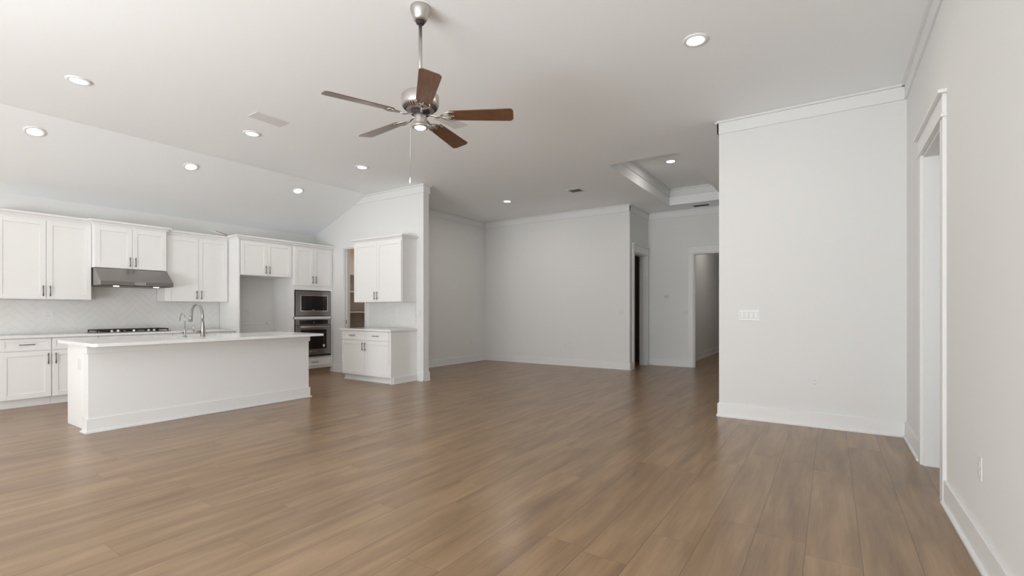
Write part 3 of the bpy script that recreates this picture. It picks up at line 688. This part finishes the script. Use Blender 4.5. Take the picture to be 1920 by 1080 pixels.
for k in range(5):
    ang = math.radians(-112.4+72*k)
    R = Matrix.Rotation(ang, 4, 'Z') @ Matrix.Rotation(math.radians(-13), 4, 'X')
    b_ = MB(); L0, L1 = .215, .665; n = 8
    out = []
    w0, w1 = .052, .069; rr = .030
    out += [(L0, -w0), (L1-rr, -w1)]
    out += rc(L1-rr, -w1+rr, rr, -PI/2, 0, 5)[1:]; out += rc(L1-rr, w1-rr, rr, 0, PI/2, 5); out += [(L0, w0)]
    out += [(L0-.018, w0*.5), (L0-.006, 0), (L0-.018, -w0*.5)]
    b_.prism(out, 0, .006)
    bo = b_.build('fan_blade', 'fanwood', fan, bevel=.001); bo.matrix_local = Matrix.Translation((0, 0, blade_z)) @ R
    ir = MB(); zi = -.004
    ir.tube([(.050, 0, .012), (.085, 0, .002), (.120, 0, -.010), (.150, 0, -.006)], [.012, .010, .010, .009], 8, flat=.45)
    for s_ in (-1, 1):
        ir.tube([(.145, 0, zi), (.160, s_*.022, zi), (.190, s_*.040, zi), (.225, s_*.049, zi), (.250, s_*.044, zi)], .0055, 6, flat=.6)
        ir.tube([(.160, s_*.004, zi), (.185, s_*.018, zi), (.205, s_*.012, zi), (.222, 0, zi)], .0048, 6, flat=.6)
        ir.tube([(.190, s_*.040, zi), (.208, s_*.026, zi), (.222, s_*.014, zi)], .0045, 6, flat=.6)
    for p_ in ((.240, 0), (.235, .044), (.235, -.044)): ir.lathe([(.001, -.006), (.006, -.006), (.006, 0), (.001, 0)], (p_[0], p_[1], zi+.003), 10)
    ir.tube([(.205, 0, zi), (.245, 0, zi)], .006, 6, flat=.5)
    io = ir.build('blade_bracket', 'nickel', bo)
pc = MB().tube([(-.052, -.035, .02), (-.060, -.040, -.02), (-.060, -.040, -.365)], .0013, 6)
for k in range(44): pc.lathe([(.0001, -.0022), (.0022, 0), (.0001, .0022)], (-.060, -.040, -.355+k*.0078), 6)
pch = pc.build('pull_chain', 'nickel', fan)
MB().lathe([(.001, 0), (.006, .004), (.008, .016), (.005, .034), (.0025, .046), (.001, .047)], (-.060, -.040, -.410), 14).build('chain_fob', 'plastic', pch)

# ------------------------------------------------------------------ recessed lights
def downlight(x, y, z, tilt, label, watts):
    r = empty('recessed_light', (x, y, z), 0, label, 'ceiling light', 'recessed ceiling lights'); r.rotation_euler = (0, tilt, 0)
    MB().lathe([(.066, -.001), (.098, -.001), (.098, -.004), (.090, -.012), (.072, -.014), (.066, -.010)], (0, 0, 0), 36, cap=False).build('trim_ring', 'trim', r)
    MB().lathe([(.001, -.0105), (.0665, -.0105), (.0665, -.0095), (.001, -.0095)], (0, 0, 0), 32).build('lens', 'lens', r)
    l = bpy.data.lights.new('downlight_lamp', 'AREA'); l.shape = 'DISK'; l.size = .12; l.energy = DOWN*watts; l.color = (1.0, .95, .88)
    lo = bpy.data.objects.new('downlight_lamp', l); COL.objects.link(lo); lo.parent = r; lo.location = (0, 0, -.016)
th = -math.atan(SL)
for i, (x, y, lb) in enumerate((
    (-5.885, 1.49, 'recessed light in the flat ceiling above the near left end of the island'),
    (-5.885, 3.11, 'recessed light in the flat ceiling right below the long vent left of the fan'),
    (-5.885, 4.76, 'recessed light in the flat ceiling just left of the hanging pull chain'),
    (-7.555, 1.53, 'leftmost recessed light on the sloped kitchen ceiling'),
    (-7.555, 3.13, 'middle recessed light on the sloped kitchen ceiling'),
    (-7.555, 4.77, 'recessed light on the sloped kitchen ceiling nearest the pantry wall'),
    (-5.33, 7.84, 'lone recessed light over the shaded dining corner'),
    (-0.90, 4.00, 'large-looking recessed light at the upper right of the photo'))):
    downlight(x, y, zsl(x), th if x < XS else 0, lb, (.35, .35, .35, .35, .35, .35, 1.3, 1.0)[i])
downlight(-2.215, 8.09, TZ, 0, 'recessed light inside the raised ceiling tray', .5)

# ------------------------------------------------------------------ vents
def vent(x, y, z, sx, sy, label, dark=False, slats=8):
    r = empty('ceiling_vent', (x, y, z), 0, label, 'air vent', 'ceiling vents')
    f = MB(); b = .024; t = .007
    f.box(-sx/2, sx/2, -sy/2, -sy/2+b, -t, -.0005).box(-sx/2, sx/2, sy/2-b, sy/2, -t, -.0005).box(-sx/2, -sx/2+b, -sy/2+b, sy/2-b, -t, -.0005).box(sx/2-b, sx/2, -sy/2+b, sy/2-b, -t, -.0005)
    f.build('vent_frame', 'vent', r, bevel=.002)
    MB().box(-sx/2+b, sx/2-b, -sy/2+b, sy/2-b, -.0015, -.0005).build('duct', 'ventdark', r)
    s = MB(); iw = sx-2*b
    long_y = sy > sx
    n = slats
    for k in range(n):
        if long_y:
            xx = -iw/2+iw*(k+.5)/n; d = iw/n*.42
            s.add([(xx-d, -sy/2+b, -.0085), (xx+d, -sy/2+b, -.003), (xx+d, sy/2-b, -.003), (xx-d, sy/2-b, -.0085),
                   (xx-d, -sy/2+b, -.0077), (xx+d, -sy/2+b, -.0022), (xx+d, sy/2-b, -.0022), (xx-d, sy/2-b, -.0077)], [(0, 1, 2, 3), (7, 6, 5, 4), (0, 4, 5, 1), (1, 5, 6, 2), (2, 6, 7, 3), (3, 7, 4, 0)])
        else:
            ih = sy-2*b; yy = -ih/2+ih*(k+.5)/n; d = ih/n*.42
            s.add([(-sx/2+b, yy-d, -.0085), (sx/2-b, yy-d, -.0085), (sx/2-b, yy+d, -.003), (-sx/2+b, yy+d, -.003),
                   (-sx/2+b, yy-d, -.0077), (sx/2-b, yy-d, -.0077), (sx/2-b, yy+d, -.0022), (-sx/2+b, yy+d, -.0022)], [(0, 1, 2, 3), (7, 6, 5, 4), (0, 4, 5, 1), (1, 5, 6, 2), (2, 6, 7, 3), (3, 7, 4, 0)])
    s.build('louvers', 'ventdark' if dark else 'vent', r)
vent(-5.30, 2.99, CZ, .20, .38, 'long white ceiling vent above the island, left of the fan')
vent(-3.63, 4.18, CZ, .20, .38, 'white ceiling vent partly hidden behind the right blades of the fan')
vent(-3.83, 7.83, CZ, .26, .26, 'small square ceiling vent left of the ceiling tray')
vent(-2.22, 10.36, CZ, .34, .19, 'dark grey ceiling vent between the tray and the hall wall', True, 5)

# ------------------------------------------------------------------ outlets and switches (front faces -y locally)
def plate(name, loc, rz, label, cat, w=.072, h=.117, kind='outlet', n=1, group=None):
    r = empty(name, loc, rz, label, cat, group)
    MB().box(-w/2, w/2, -.006, -.0005, -h/2, h/2).build('cover_plate', 'plastic', r, bevel=.002)
    if kind == 'outlet':
        for s_ in (-1, 1):
            o = MB().box(-.017, .017, -.0085, -.0062, s_*.020-.014, s_*.020+.014).build('socket', 'plastic', r, bevel=.002)
            MB().box(-.008, -.005, -.0092, -.0086, s_*.020-.004, s_*.020+.006).box(.005, .008, -.0092, -.0086, s_*.020-.004, s_*.020+.006).box(-.0025, .0025, -.0092, -.0086, s_*.020-.011, s_*.020-.006).build('slots', 'plast_gap', o)
    elif kind == 'switch':
        for k in range(n):
            x = (k-(n-1)/2)*.046
            MB().box(x-.0185, x+.0185, -.0068, -.0062, -.035, .035).build('rocker_surround', 'plast_gap', r)
            MB().box(x-.0165, x+.0165, -.0105, -.0069, -.033, .033).build('rocker', 'plastic', r, bevel=.0015)
    return r
G = 'wall outlets'
plate('wall_outlet', (XL-.0+.0085, 1.93, 1.165), KR, 'two-gang white outlet and switch plate on the tile left of the cooktop', 'outlet', w=.118, kind='outlet')
plate('wall_outlet', (XL+.0085, 3.80, 1.165), KR, 'white outlet on the tile behind the gooseneck faucet', 'outlet')
plate('wall_outlet', (XL, 4.66, 1.16), KR, 'white outlet on the back wall of the refrigerator opening', 'outlet')
plate('wall_outlet', (-6.44, YE-.0085, 1.17), 0, 'white outlet on the tile above the buffet countertop', 'outlet')
plate('light_switch', (-5.895, YE, 1.17), 0, 'white switch at the end of the kitchen partition', 'light switch', kind='switch')
plate('wall_outlet', (XD, 8.93, .458), KR, 'low white outlet on the dark left wall of the dining corner', 'outlet')
plate('wall_outlet', (-4.866, YD, .453), 0, 'low white outlet in the middle of the dining back wall', 'outlet')
plate('light_switch', (-3.60, YD, 1.183), 0, 'white double switch near the right end of the dining back wall', 'light switch', w=.117, kind='switch', n=2)
plate('light_switch', (-2.60, YH, 1.17), 0, 'white double switch beside the corridor doorway', 'light switch', w=.14, kind='switch', n=2)
plate('light_switch', (-.757, YC, 1.162), 0, 'wide white four-gang switch plate on the short wall right of the hall', 'light switch', w=.205, kind='switch', n=4)
plate('wall_outlet', (-.137, YC, .470), 0, 'low white outlet on the short wall right of the hall', 'outlet')
plate('wall_outlet', (XR, 3.19, .452), -PI/2, 'low white outlet on the right wall in the foreground', 'outlet')
ts = empty('thermostat', (-3.01, YH, 1.522), 0, 'small square white thermostat with pale screen on the hall wall', 'thermostat')
MB().box(-.055, .055, -.022, -.0005, -.045, .045).build('housing', 'plastic', ts, bevel=.004)
MB().box(-.038, .038, -.0235, -.0225, -.028, .028).build('screen', 'grey_lcd', ts)
